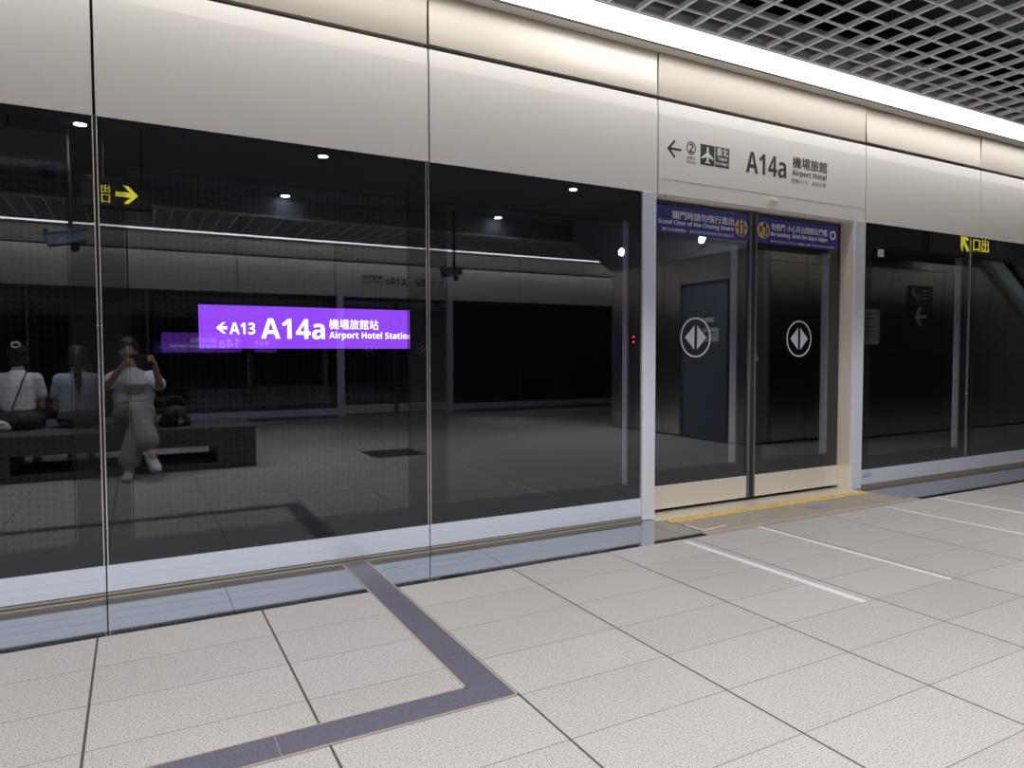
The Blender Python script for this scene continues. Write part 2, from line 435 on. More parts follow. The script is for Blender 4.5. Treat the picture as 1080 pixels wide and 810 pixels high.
def build_wall(T, side, lo, hi):
    front = side == 'front'
    # --- glass bays
    mull = []
    for S in (SEAMS_L, SEAMS_R):
        for a, b in zip(S, S[1:]):
            a, b = max(a, lo), min(b, hi)
            if b-a < .3: continue
            win_n[0] += 1
            w = struct('window_%d' % win_n[0], T)
            obj('glass_pane', pane(a+.008, b-.008, 0, KZ, GZ), [M['glass'], M['glass_b'], M['clear']], w)
            obj('frit_border', frit(a+.008, b-.008, .006, KZ, GZ, .095, .095, .095, .20, front), M['frit'], w)
            if a > 1.3:
                bm = bmesh.new(); bx(bm, b-.103, b-.02, .014, .068, KZ, GZ); obj('rear_frame', bm, M['rearframe'], w)
            mull += [a, b]
    bb = struct('baseboard_%s' % side, T)
    for S in (SEAMS_L, SEAMS_R):
        for a, b in zip(S, S[1:]):
            a, b = max(a, lo), min(b, hi)
            if b-a < .3: continue
            bm = bmesh.new()
            bx(bm, a+.003, b-.003, -.004, .03, .030, KZ)          # kick face
            for z in (.062, .098): bx(bm, a+.003, b-.003, -.0052, -.004, z, z+.002)
            obj('kick_panel', bm, M['alu'], bb)
            bm = bmesh.new()
            bx(bm, a+.003, b-.003, -.012, .03, .016, .026)        # two base rails
            bx(bm, a+.003, b-.003, -.022, .03, .001, .011)
            obj('base_rail', bm, M['rail'], bb)
            obj('base_gap', box(a+.003, b-.003, .0, .03, .0, .030), M['black'], bb)
    # --- frame
    wl = struct('wall_%s' % side, T)
    for x in sorted(set(round(v, 3) for v in mull)):
        if min(abs(x-PL0), abs(x-PR1)) < .02 or x <= lo+.02 or x >= hi-.02: continue
        bm = bmesh.new()
        bx(bm, x-.010, x-.005, -.004, .02, KZ, GZ); bx(bm, x+.005, x+.010, -.004, .02, KZ, GZ)
        mo = obj('mullion', bm, M['bright'], wl)
        obj('gasket', box(x-.005, x+.005, .003, .02, .002, GZ), M['black'], mo)
    for a, b in ((PL0, PL1), (PR0, PR1)):
        dp = obj('door_post', box(a, b, -.012, .16, .002, GZ, bev=.004), M['post'], wl)
        xi = b if a == PL0 else a
        obj('inner_reveal', box(xi-.003, xi+.003, .0, .16, .002, GZ-.002), M['reveal'], dp)  # thin skin carrying the post side's beige light as colour
    for k, (a, b) in enumerate(zip(FAS, FAS[1:])):
        a, b = max(a, lo), min(b, hi)
        if b-a < .3: continue
        g = .0060 if front else .0085
        # lower panel: its top 10 cm is folded back a little
        bm = bmesh.new()
        prism(bm, [(0, GZ), (0, 2.632), (.007, 2.72), (.05, 2.72), (.05, GZ)], 'x', a+g, b-g)
        lp = obj('lower_fascia_panel', bm, M['fascia'], wl)
        for x in (a+.09, b-.11):
            bm = bmesh.new(); cyl(bm, (x, .028, GZ-.003), (x, .028, GZ+.004), .011, n=16); cyl(bm, (x, .028, GZ-.0045), (x, .028, GZ), .006, n=12)
            obj('screw', bm, M['bright'], lp)
        # upper panel: slightly bowed steel sheet
        t = random.Random(k*7+3).uniform(-.010, .010)
        bm = bmesh.new()
        pts = []
        for j in range(9):
            u = j/8; pts.append((.004*math.sin(PI*u) + t*(u-.5) + .004, UZ0+(UZ1-UZ0)*u))
        prism(bm, pts + [(.05, UZ1), (.05, UZ0)], 'x', a+g, b-g)
        obj('upper_fascia_panel', bm, M['upper_gloss'] if front and abs(a-1.425) < .01 else M['upper'], wl)
    obj('backing', box(lo, hi, .05, .10, GZ, 3.35), M['seam'], wl)
    obj('lower_return', box(lo, hi, .05, .17, GZ-.002, GZ+.02), M['ledge'], wl)
    obj('ledge', box(lo, hi, -.085, .05, UZ1, UZ1+.03), M['ledge'], wl)
    obj('ledge_lip', box(lo, hi, -.093, -.085, UZ1-.006, UZ1+.06), M['seam'], wl)
    # --- doors
    for leaf, (a, b) in enumerate(((PL1-.04, 3.965), (4.005, PR0+.04))):
        door_n[0] += 1
        d = struct('door_%d' % door_n[0], T)
        y = .11
        obj('glass_pane', pane(a, b, y, .185, GZ-.01), [M['glass'], M['glass_b'], M['clear']], d)
        if leaf == 0: l, r = .14, .115
        else: l, r = .105, .165
        obj('frit_border', frit(a, b, y+.006, .185, GZ-.01, l, r, .10, .24, front), M['frit'], d)
        bm = bmesh.new(); bx(bm, b-r-.006, b-.01, y+.014, y+.075, .19, GZ-.02)
        obj('rear_frame', bm, M['rearframe'], d)
        bm = bmesh.new(); bx(bm, a, b, y-.006, y+.03, .026, .185, bev=.002)
        obj('kick_plate', bm, M['alu_warm'], d)
        if leaf == 0: s0, s1, g0, g1 = 3.945, 3.965, 3.965, 3.985
        else: s0, s1, g0, g1 = 4.005, 4.022, 3.985, 4.005
        obj('stile', box(s0, s1, y-.012, y+.03, .026, GZ-.01), M['stile'], d)
        obj('rubber_edge', box(g0, g1, y-.008, y+.03, .026, GZ-.01), M['black'], d)
        # roundel
        cx, cz = (3.442, 1.197) if leaf == 0 else (4.495, 1.197)
        bm = bmesh.new(); ring(bm, cx, cz, .139, .139, .011, y-.0006)
        poly(bm, [(cx-.013, cz+.083), (cx-.013, cz-.083), (cx-.098, cz)], y-.0006)
        poly(bm, [(cx+.013, cz+.083), (cx+.098, cz), (cx+.013, cz-.083)], y-.0006)
        obj('arrow_roundel', bm, M['frosted'], d)
        # blue header sticker
        z0, z1 = 1.897, 2.082
        if leaf == 0: x0, x1 = PL1+.005, 3.942
        else: x0, x1 = 4.023, 4.925
        ys = y-.0006
        st = obj('header_sticker', box(x0, x1, ys-.001, ys, z0, z1), M['blue'], d)
        yt = ys-.0012
        bm = bmesh.new()
        if leaf == 0:
            line(st, M['white'], '關門時請勿強行進出', 3.225, 3.795, 1.998, 2.052, yt, .012)
            line(st, M['white'], 'Stand Clear of the Closing Doors', 3.10, 3.79, 1.950, 1.990, yt, .014)
            line(st, M['white'], '駆け込み乗車禁止　문이 닫힐 때 무리하게 타지 마십시오', 3.135, 3.79, 1.912, 1.934, yt, .0)
            ring(bm, PL1+.04, 2.015, .036, .036, .015, yt)
        else:
            line(st, M['white'], '勿倚門 小心月台間隙及門檻', 4.175, 4.80, 1.998, 2.050, yt, .012)
            line(st, M['white'], 'No Leaning  Mind the Gap & Edges', 4.17, 4.80, 1.946, 1.988, yt, .014)
            line(st, M['white'], '寄りかからないで下さい 隙間に注意 기대지 마십시오 틈 주의', 4.17, 4.88, 1.908, 1.926, yt, .0)
            ring(bm, 4.865, 2.012, .036, .036, .014, yt)
        obj('ring_mark', bm, M['white'], st)
        cx = 3.868 if leaf == 0 else 4.095
        bm = bmesh.new(); disc(bm, cx, 1.990, .062, .062, yt)
        obj('picture_disc', bm, M['yellow'], st)
        bm = bmesh.new(); y2 = yt-.0013
        if leaf == 0:
            bx(bm, cx-.026, cx+.026, y2-.001, y2, 1.935, 2.047)
            for s in (-1, 1): poly(bm, [(cx+s*.034, 1.990+.016), (cx+s*.034, 1.990-.016), (cx+s*.054, 1.990)], y2)
        else:
            bx(bm, cx-.008, cx+.026, y2-.001, y2, 1.934, 2.046)
            poly(bm, [(cx-.045, 1.972), (cx-.022, 1.972), (cx-.018, 2.020), (cx-.044, 2.022)], y2)
            poly(bm, [(cx+.034, 1.965), (cx+.050, 1.975), (cx+.048, 2.010), (cx+.034, 2.018)], y2)
        obj('pictogram', bm, M['ink'], st)
        bm = bmesh.new()
        disc(bm, cx-.002 if leaf == 0 else cx-.032, 2.030, .011, .011, y2-.0012)
        bx(bm, cx-.012 if leaf == 0 else cx-.002, cx+.010 if leaf == 0 else cx+.014, y2-.0022, y2-.0012, 1.944, 2.012)
        obj('figure', bm, M['frosted'], st)
        if leaf == 1:
            bm = bmesh.new(); disc(bm, 4.043, 1.048, .013, .018, y-.0005, th=.004)
            disc(bm, 4.043, 1.078, .008, .006, y-.0005, th=.003)
            obj('door_lock', bm, M['chrome'], d)
    # threshold
    th = struct('trim_%s_threshold' % side, T)
    obj('door_sill', box(PL1-.03, PR0+.03, -.072, .15, -.10, .003), M['sill'], th)
    obj('yellow_strip', box(PL1+.02, PR0+.04, -.16, -.072, -.10, .004), M['yellowstrip'], th)
    obj('stone_threshold', box(3.03, PR0+.05, -.412, -.16, -.10, .003), M['tact'], th)
    obj('tile_edging', box(3.0, 5.13, -.487, -.412, -.10, .002), M['edge'], th)
    # polished plates at the foot of the wall
    pl = struct('trim_%s_plates' % side, T)
    cuts = [x for x in (-6.4, -5.0, -3.2, -1.4, .352, .92, 1.055, 1.655, 2.86) if lo <= x]
    cuts = [lo]+cuts if cuts[0] > lo+.1 else cuts
    for a, b in list(zip(cuts, cuts[1:])) + [(2.86, 3.0), (5.13, 6.86), (6.86, 8.66), (8.66, 10.4), (10.4, 12.2), (12.2, hi)]:
        if front and abs(a-.92) < .01: continue
        obj('steel_plate', box(a+.001, b-.001, -.485, .05, -.06, .0), M['plate'], pl)
    for a, b in ((3.0, 3.03), (5.022, 5.13)):
        obj('steel_plate', box(a, b, -.412, .05, -.06, .0), M['plate'], pl)
    # --- sign on the fascia
    sg = thing('station_sign', 'white direction sign with black lettering above the sliding doors' if front else
               'white direction sign over the far doors, read backwards in the glass', 'sign', mat=T)
    obj('sign_film', box(3.012, 5.098, -.0022, -.0004, 2.222, 2.630), M['signwhite'], sg)
    y = -.0024
    bm = bmesh.new()
    # thin arrow
    def bar(x0, z0, x1, z1, w):
        d = Vector((x1-x0, z1-z0)).normalized()*w; n = (-d.y, d.x)
        poly(bm, [(x0+n[0], z0+n[1]), (x1+n[0], z1+n[1]), (x1-n[0], z1-n[1]), (x0-n[0], z0-n[1])], y)
    bar(3.090, 2.421, 3.198, 2.421, .0075); bar(3.086, 2.418, 3.143, 2.475, .0075); bar(3.086, 2.424, 3.143, 2.367, .0075)
    ring(bm, 3.284, 2.447, .040, .043, .007, y)
    obj('arrow_and_ring', bm, M['ink'], sg); bm = bmesh.new()
    line(sg, M['ink'], '2', 3.265, 3.303, 2.418, 2.476, y, .01)
    bx(bm, 3.366, 3.492, y-.001, y, 2.352, 2.487); bx(bm, 3.500, 3.628, y-.001, y, 2.352, 2.487)
    obj('dark_squares', bm, M['ink'], sg)
    line(sg, M['ink'], 'A14a', 3.790, 4.195, 2.350, 2.497, y, .018)
    line(sg, M['ink'], '機場旅館', 4.262, 4.640, 2.440, 2.522, y, .018)
    line(sg, M['ink'], 'Airport Hotel', 4.258, 4.632, 2.374, 2.428, y, .01)
    line(sg, M['ink2'], '空港ホテル', 4.258, 4.430, 2.332, 2.364, y); line(sg, M['ink2'], '공항호텔', 4.470, 4.625, 2.332, 2.364, y)
    line(sg, M['ink2'], '往臺北', 3.245, 3.322, 2.372, 2.392, y); line(sg, M['ink2'], 'Platform', 3.245, 3.322, 2.346, 2.366, y)
    bm = bmesh.new(); y2 = y-.0013
    px, pz = 3.429, 2.418
    P = [(0, .058), (.008, .048), (.010, .016), (.052, -.016), (.052, -.028), (.010, -.013), (.008, -.038), (.022, -.049), (.022, -.057), (0, -.050)]
    poly(bm, [(px+a, pz+b) for a, b in P] + [(px-a, pz+b) for a, b in P[-2:0:-1]], y2)
    obj('aeroplane', bm, M['white'], sg)
    line(sg, M['white'], '臺北', 3.512, 3.616, 2.430, 2.480, y2, .022); line(sg, M['white'], 'Taipei', 3.520, 3.608, 2.392, 2.424, y2, .01)
    line(sg, M['white'], '타이베이', 3.508, 3.620, 2.362, 2.386, y2, .015)
    return wl

build_wall(FRONT, 'front', XL, XR)
build_wall(BACK, 'back', 8.25-XR, 8.25-XL)

# small fittings on the front wall
bm = bmesh.new(); ball(bm, (4.062, -.004, 2.172), (.048, .020, .030), n=28); 
tag(obj('door_sensor', bm, M['dome'], smooth=True), 'cream oval sensor button under the white sign above the doors', 'sensor')
t = thing('number_sticker', 'small white number sticker at top of glass right of the doors', 'sticker', mat=ID)
obj('sticker', box(5.275, 5.345, -.0016, -.0004, 1.862, 1.918), M['white'], t)
bm = bmesh.new(); text(bm, '24', 5.283, 5.337, 1.870, 1.910, -.0018, .02); obj('lettering', bm, M['purpleprint'], t)
bm = bmesh.new(); text(bm, '607', 5.125, 5.235, .085, .118, -.0056, .01)
tag(obj('door_number', bm, M['ink2']), 'small grey numerals on the kick panel beside the right post', 'number')
bm = bmesh.new()
for z in (1.160, 1.192): cyl(bm, (2.811, -.004, z), (2.811, -.0005, z), .006, n=12)
tag(obj('indicator_light', bm, M['red']), 'pair of tiny red indicator lights on glass left of doors', 'light')
# floor stickers on the threshold
bm = bmesh.new(); prism(bm, [(4.10, -.245), (4.29, -.235), (4.30, -.330), (4.16, -.345)], 'z', .0032, .0045)
tag(obj('floor_sticker', bm, M['purpleprint']), 'worn purple sticker on the stone threshold before the doors', 'sticker')
for x, y, l in ((3.24, -.452, 'dark square mark on threshold edge nearest the left post'), (3.60, -.448, 'dark square mark on threshold edge, middle of three'), (3.97, -.443, 'dark square mark on threshold edge below the purple sticker')):
    tag(obj('floor_mark', box(x-.055, x+.055, y-.022, y+.022, .002, .0034), M['ink2']), l, 'mark', 'dark marks on the threshold edge')
bm = bmesh.new()
prism(bm, [(3.035, -.245), (3.05, -.24), (3.05, -.40), (3.035, -.405)], 'z', .003, .0045)
prism(bm, [(3.05, -.392), (3.26, -.365), (3.26, -.378), (3.05, -.405)], 'z', .003, .0045)
tag(obj('corner_sticker', bm, M['tape']), 'torn pale corner sticker at left end of stone threshold', 'sticker')

# queue tapes
for x, y0, y1, w, l in ((2.775, -.53, -1.655, .020, 'thick white tape line on floor nearest the left door post'),
                     (3.415, -.49, -1.660, .015, 'thin white tape line on floor before the left door leaf'),
                     (4.650, -.51, -1.660, .015, 'thin white tape line on floor before the right door leaf'),
                     (5.265, -.50, -1.660, .022, 'white tape line on floor nearest the right door post')):
    tag(obj('floor_tape', box(x-w, x+w, y1, y0, 0, .0018), M['tape']), l, 'tape', 'queue lines before the doors')

# slate inlay strip, L-shaped
ti = struct('trim_floor_inlay', label='dark slate-blue L-shaped strip laid in the platform floor', cat='floor strip')
bm = bmesh.new(); n = 0
bx(bm, .928, 1.047, -.485, .03, -.06, .0008)
for a, b in ((-.70, -.487), (-.995, -.702), (-1.285, -.997), (-1.648, -1.287)): bx(bm, .928, 1.047, a, b, -.002, .0012)
x = .926
while x > XL:
    bx(bm, max(x-.598, XL), x, -1.648, -1.532, -.002, .0012); x -= .6
obj('slate_tiles', bm, M['inlay'], ti)
bm = bmesh.new()
bx(bm, .920, .928, -1.532, .03, -.06, .0016); bx(bm, 1.047, 1.055, -1.655, .03, -.06, .0016)
bx(bm, XL, .928, -1.532, -1.526, -.002, .0016); bx(bm, XL, 1.055, -1.655, -1.648, -.002, .0016)
obj('beige_edging', bm, M['edge'], ti)

# ------------------------------------------------------------------ light strips and ceiling
for T, s, lo, hi in ((FRONT, 'front', XL, XR), (BACK, 'back', 8.25-XR, 8.25-XL)):
    t = thing('light_strip', 'long white light strip under ceiling edge above the glass doors' if s == 'front' else
              'long light strip over the far platform doors, seen only in the reflection', 'light', mat=T)
    obj('diffuser', box(lo, hi, -.335, -.0935, UZ1+.004, UZ1+.02), M['strip'], t)
    bm = bmesh.new(); bx(bm, lo, hi, -.362, -.335, UZ1-.002, UZ1+.05); bx(bm, lo, hi, -.335, -.094, UZ1+.02, UZ1+.05)
    obj('housing', bm, M['trimwhite'], t)

cl = struct('ceiling')
for T in (FRONT, BACK): 
    o = obj('cover_board', box(XL if T is FRONT else 8.25-XR, XR if T is FRONT else 8.25-XL, -.105, -.092, 3.085, 3.42), M['cover'], cl); o.matrix_parent_inverse = ID; o.matrix_world = T
obj('plenum_slab', box(XL, XR, -W, 0, 3.75, 3.85), M['plenum'], cl)
cl2 = struct('ceiling_middle')
obj('black_ceiling', box(XL, XR, -6.68, -2.02, 3.30, 3.34), M['darkceil'], cl2)
cl3 = struct('trim_ceiling')
for y in (-2.02, -6.68):
    obj('drop_edge', box(XL, XR, y-.012, y+.012, 3.03, 3.34), M['darkceil'], cl3); obj('edge_trim', box(XL, XR, y-.02, y+.02, 3.0, 3.03), M['ledge'], cl3)
for T, s in ((FRONT, 'front'), (BACK, 'back')):
    g = thing('ceiling_grille', 'open aluminium grid ceiling beside the light strip' if s == 'front' else
              'open grid ceiling over the far doors, seen in the reflection', 'ceiling grille', mat=T)
    lo, hi = (XL, XR) if s == 'front' else (8.25-XR, 8.25-XL)
    P = .205*8; x = lo
    while x < hi-.1:
        b = min(x+P, hi); bm = bmesh.new()
        n = round((b-x)/.205)
        for k in range(n):
            xx = x+.003+k*.205
            bx(bm, xx-.010, xx+.010, -2.005, -.372, UZ1-.012, UZ1+.014)
        for k in range(12):
            yy = -.374-k*.140
            bx(bm, x, b, yy-.0045, yy+.0045, UZ1-.013, UZ1+.000)
        obj('grille_panel', bm, M['grille'], g); x = b
dk = [(-1.0, .22, 3.42, 'wide dark duct above the grille, nearer the light strip'), (-1.62, .11, 3.36, 'round dark pipe above the grille beside the wide duct')]
t = thing('air_duct', dk[0][3], 'duct', mat=ID)
obj('duct_body', box(XL+.1, XR-.1, -1.25, -.84, 3.30, 3.56), M['duct'], t)
for k in range(12): obj('hanger', box(XL+1+k*1.55, XL+1.06+k*1.55, -1.28, -.81, 3.27, 3.75), M['plenum'], t)
t = thing('pipe', dk[1][3], 'pipe', mat=ID)
bm = bmesh.new(); cyl(bm, (XL+.1, -1.62, 3.40), (XR-.1, -1.62, 3.40), .06, n=16); obj('pipe_body', bm, M['duct'], t, True)
for k in range(12): obj('hanger', box(XL+1+k*1.55, XL+1.03+k*1.55, -1.63, -1.61, 3.44, 3.75), M['plenum'], t)

LAB = {(0, 0): 'round downlight in black ceiling, left one of the middle row', (0, 1): 'round downlight in black ceiling above handbag end of bench',
       (0, 2): 'round downlight in black ceiling, right one of the middle row', (1, 1): 'round downlight in far row, left of the far camera pole', (1, 2): 'round downlight in far row, right of the far camera pole', (1, 0): 'round downlight in far row, at the left end', (2, 0): 'round downlight in near row, second from the left', (2, 1): 'round downlight in near row, second from the right', (2, 2): 'round downlight in near row, at the right end', (2, 3): 'round downlight in near row, at the left end'}
for r, y in enumerate((-4.34, -6.52, -2.35)):
    for c, x in enumerate((-.40, 1.90, 5.22, -2.75)[:4 if r == 2 else 3]):  # fourth near-row lamp is unseen, added to brighten the floor at left
        if (r, c) == (1, 0): continue
        t = thing('downlight', LAB[(r, c)], 'light', (x, y, 3.30), 'downlights in the black ceiling')
        bm = bmesh.new(); cyl(bm, (0, 0, -.012), (0, 0, .0), .095, .105, n=32); obj('trim_ring', bm, M['darkceil'], t)
        bm = bmesh.new(); cyl(bm, (0, 0, -.018), (0, 0, -.011), .055, n=32); obj('lens', bm, M['lamp'], t)
        ld = bpy.data.lights.new('downlight_beam', 'AREA'); ld.shape = 'DISK'; ld.size = .13; ld.energy = (21, 3, 49)[r]; ld.color = (1, .965, .93); ld.spread = (1.5, .7, 2.8)[r]
        lo_ = bpy.data.objects.new('downlight_beam', ld); C.objects.link(lo_); lo_.parent = t; lo_.location = (0, 0, -.025)

# ------------------------------------------------------------------ tunnels
for T, s, lo, hi in ((FRONT, 'front', XL, XR), (BACK, 'back', 8.25-XR, 8.25-XL)):
    w = struct('wall_%s_tunnel' % s, T); w2 = struct('floor_%s_trackway' % s, T); w3 = struct('ceiling_%s_tunnel' % s, T)
    obj('perforated_panels', box(lo, hi, 3.62, 3.75, -1.2, 3.9), M['tunnel'], w)
    obj('track_bed', box(lo, hi, .05, 3.75, -1.4, -1.2), M['track'], w2)
    obj('platform_edge', box(lo, hi, .05, .25, -1.2, -.1), M['track'], w2)
    obj('tunnel_roof', box(lo, hi, .05, 3.75, 3.85, 4.0), M['track'], w3)
    for y in (1.2, 2.635): obj('rail', box(lo, hi, y-.035, y+.035, -1.2, -1.03), M['sill'], w2)
    for e in (lo, hi):
        o = obj('wall_%s_tunnel_end' % s, box(e-.05, e+.05, .1, 3.62, -1.2, 3.85), M['track']); o.matrix_world = T; o['kind'] = 'structure'
    lf = s == 'front'
    t = thing('station_name_board', 'lit purple station name board behind the glass, white lettering' if lf else
              'faint purple name board behind the far glass, mirrored in reflection', 'sign', mat=T)
    dx = 0 if lf else 8.25-1.72-1.55
    Y = 3.50
    def X(v): return v+dx
    obj('case', box(X(.50), X(2.80), Y, Y+.09, 1.125, 1.572), M['black'], t)
    obj('light_panel', box(X(.535), X(2.765), Y-.004, Y, 1.147, 1.552), M['purple'] if lf else M['purple_dim'], t)
    y = Y-.0045; ls = M['signtext'] if lf else M['signtext_dim']
    bm = bmesh.new()
    poly(bm, [(X(.684), 1.340), (X(.742), 1.392), (X(.768), 1.392), (X(.726), 1.354), (X(.780), 1.354), (X(.780), 1.326), (X(.726), 1.326), (X(.768), 1.288), (X(.742), 1.288)], y)
    obj('arrow', bm, ls, t)
    line(t, ls, 'A13' if lf else 'A15', X(.800), X(1.030), 1.281, 1.392, y, .02)
    line(t, ls, 'A14a', X(1.083), X(1.690), 1.240, 1.437, y, .022)
    line(t, ls, '機場旅館站', X(1.735), X(2.245), 1.341, 1.444, y, .007)
    line(t, ls, 'Airport Hotel Station', X(1.735), X(2.610), 1.230, 1.318, y, .018)
    for x in (.9, 2.4): obj('bracket', box(X(x)-.03, X(x)+.03, Y+.09, 3.619, 1.25, 1.45), M['track'], t)

# end walls
for n, a, b in (('left', XL-.1, XL), ('right', XR, XR+.1)):
    o = obj('wall_%s' % n, box(a, b, -W, 0, -.2, 3.85), M['wallend']); o['kind'] = 'structure'

# ------------------------------------------------------------------ stair core (behind the camera, seen in the glass)
CX, CY0, CY1, CT = 6.30, -4.92, -2.10, 2.31
wc = struct('wall_core')
obj('inner_block', box(CX+.03, XR, CY0+.03, CY1-.03, 0, CT), M['seam'], wc)
xs = [CX, 6.70, 7.335, 8.71, 9.85, 11.03, 12.2, 13.4, XR]
for a, b in zip(xs, xs[1:]):
    for z0, z1 in ((.02, 1.05), (1.05, 2.20), (2.20, CT)):
        obj('cladding_panel', box(a+.010, b-.010, CY1-.03, CY1, z0+.004, z1-.004), M['core_corner'] if a == CX else M['core'], wc)
obj('skirting', box(CX+.01, XR, CY1-.03, CY1-.004, 0, .02), M['black'], wc)
ys = [CY1-.27, CY1]
for a, b in ((CY1-.26, CY1), (-3.55, -3.20), (-3.9, -3.55), (-4.41, -3.9), (CY0, -4.41)):
    for z0, z1 in ((.02, 1.20), (1.20, CT)):
        obj('cladding_panel', box(CX, CX+.03, a+.008, b-.008, z0+.003, z1-.003), M['core'], wc)
obj('cladding_panel', box(CX, CX+.03, -3.196, CY1-.264, 1.985, CT-.003), M['core'], wc)
obj('skirting', box(CX+.004, CX+.03, CY0, -3.20, 0, .02), M['black'], wc)
bm = bmesh.new()      # dark bulkhead that flares out from the core up to the ceiling
prism(bm, [(CY1, CT), (CY1, 3.30), (-5.95, 3.30), (-5.95, 2.95), (CY0, CT)], 'x', CX-.02, XR)
obj('bulkhead', bm, M['darkceil'], wc)
door_n[0] += 1
d = struct('door_%d' % door_n[0])
obj('door_leaf', box(CX-.004, CX+.03, -3.165, -2.39, .01, 1.955), M['blue_door'], d)
bm = bmesh.new()
bx(bm, CX-.012, CX+.03, -3.198, -3.165, 0, 1.985); bx(bm, CX-.012, CX+.03, -2.39, -2.362, 0, 1.985); bx(bm, CX-.012, CX+.03, -3.198, -2.362, 1.955, 1.985)
obj('door_frame', bm, M['ink'], d)
bm = bmesh.new(); cyl(bm, (CX-.05, -3.08, 1.0), (CX, -3.08, 1.0), .012); cyl(bm, (CX-.05, -3.08, 1.0), (CX-.05, -2.98, 1.0), .010)
obj('door_handle', bm, M['chrome'], d)
ROTX = lambda x, y, z: Matrix.Translation((x, y, z)) @ Matrix.Rotation(-PI/2, 4, 'Z')      # local -y faces world -x
t = thing('door_notice', 'grey notice plate with diamond mark on the blue-grey door', 'sign', mat=ROTX(CX-.005, -2.66, 1.32))
obj('plate', box(-.13, .13, -.004, 0, -.085, .085, bev=.0015), M['plateg'], t)
bm = bmesh.new(); poly(bm, [(.075, .05), (.12, 0), (.075, -.05), (.03, 0)], -.0045); bx(bm, -.10, .01, -.0055, -.0045, .02, .035); bx(bm, -.10, -.02, -.0055, -.0045, -.02, -.008)
obj('mark', bm, M['ink'], t)
t = thing('door_label', 'small pale plate fixed above the notice on blue-grey door', 'sign', mat=ROTX(CX-.005, -2.70, 1.52))
obj('plate', box(-.09, .09, -.004, 0, -.045, .045, bev=.0015), M['plateg'], t)
obj('dark_band', box(-.09, .09, -.0052, -.004, .018, .045), M['ink'], t)
t = thing('call_box', 'small dark call box with pale button on the steel wall', 'intercom', mat=ROTX(CX-.002, -3.86, 1.44))
obj('case', box(-.08, .08, -.05, 0, -.13, .13, bev=.008), M['leather'], t)
bm = bmesh.new(); ring(bm, 0, .02, .05, .065, .02, -.052); obj('button', bm, M['plateg'], t)
t = thing('wall_lamp', 'bright round lamp high on the dark bulkhead of stair core', 'light', mat=ROTX(CX-.018, -4.60, 2.56))
bm = bmesh.new(); cyl(bm, (0, 0, 0), (0, -.05, 0), .075, .065, n=28); obj('lamp_case', bm, M['plateg'], t)
bm = bmesh.new(); ball(bm, (0, -.05, 0), (.055, .03, .055)); obj('lens', bm, M['lamp'], t, True)
t = thing('wall_lamp', 'bright round lamp on the bulkhead nearest the glass doors', 'light', mat=ROTX(CX-.018, -2.76, 2.51))
bm = bmesh.new(); cyl(bm, (0, 0, 0), (0, -.05, 0), .075, .065, n=28); obj('lamp_case', bm, M['plateg'], t)
bm = bmesh.new(); ball(bm, (0, -.05, 0), (.055, .03, .055)); obj('lens', bm, M['lamp'], t, True)
ROTB = lambda x, y, z: Matrix.Translation((x, y, z)) @ Matrix.Rotation(PI, 4, 'Z')          # local -y faces world +y
t = thing('direction_board', 'dark board with white arrow on steel core wall', 'sign', mat=ROTB(9.31, CY1-.002, 1.60))
obj('board', box(-.27, .27, -.014, 0, -.17, .13, bev=.003), M['signdark'], t)
bm = bmesh.new(); s = .8
poly(bm, [(.16*s, -.02), (.02*s, .10), (-.05*s, .10), (.06*s, .005), (-.16*s, .005), (-.16*s, -.045), (.06*s, -.045), (-.05*s, -.14), (.02*s, -.14)], -.0145)
obj('arrow', bm, M['white'], t)
t = thing('picture_board', 'dark picture board above the white arrow board', 'sign', mat=ROTB(9.31, CY1-.002, 1.86))
obj('board', box(-.27, .27, -.014, 0, -.11, .13, bev=.003), M['signdark'], t)
bm = bmesh.new()
poly(bm, [(.21, .08), (.18, .10), (.05, -.06), (.08, -.08)], -.0145); ring(bm, .05, -.03, .045, .045, .012, -.0145); disc(bm, .17, .02, .02, .02, -.0145)
for k in range(3): bx(bm, -.20, -.03, -.0155, -.0145, .06-.05*k, .075-.05*k)
obj('pictogram', bm, M['plateg'], t)
t = thing('notice_sheet', 'pale notice sheet on the core wall beside right door post', 'notice', mat=ROTB(8.24, CY1-.002, 1.48))
obj('sheet', box(-.21, .21, -.004, 0, -.28, .28), M['plateg'], t)
bm = bmesh.new()
bx(bm, -.21, .21, -.0052, -.004, .17, .28)
for k in range(6): bx(bm, -.16, .16-.03*(k % 3), -.0052, -.004, .10-.055*k, .112-.055*k)
obj('print', bm, M['ink'], t)
# sloping stair side
t = thing('stair_stringer', 'pale blue sloping stair side rising to the left', 'stair', mat=ID)
sl = math.tan(math.radians(30.5))
bm = bmesh.new(); x0, x1 = 10.50, 13.9
zl = lambda x: 2.545-(x-10.50)*sl
prism(bm, [(x0, zl(x0)), (x0, zl(x0)+.215), (x1, zl(x1)+.215), (x1, zl(x1))], 'y', CY1+.002, CY1+.10)
obj('side_panel', bm, M['stringer'], t)
bm = bmesh.new(); prism(bm, [(x0, zl(x0)+.33), (x0, zl(x0)+.39), (x1, zl(x1)+.39), (x1, zl(x1)+.33)], 'y', CY1+.02, CY1+.09)
obj('handrail', bm, M['black'], t)
bm = bmesh.new(); prism(bm, [(x0, zl(x0)+.215), (x0, zl(x0)+.33), (x1, zl(x1)+.33), (x1, zl(x1)+.215)], 'y', CY1+.04, CY1+.06)
obj('balustrade', bm, M['leather'], t)

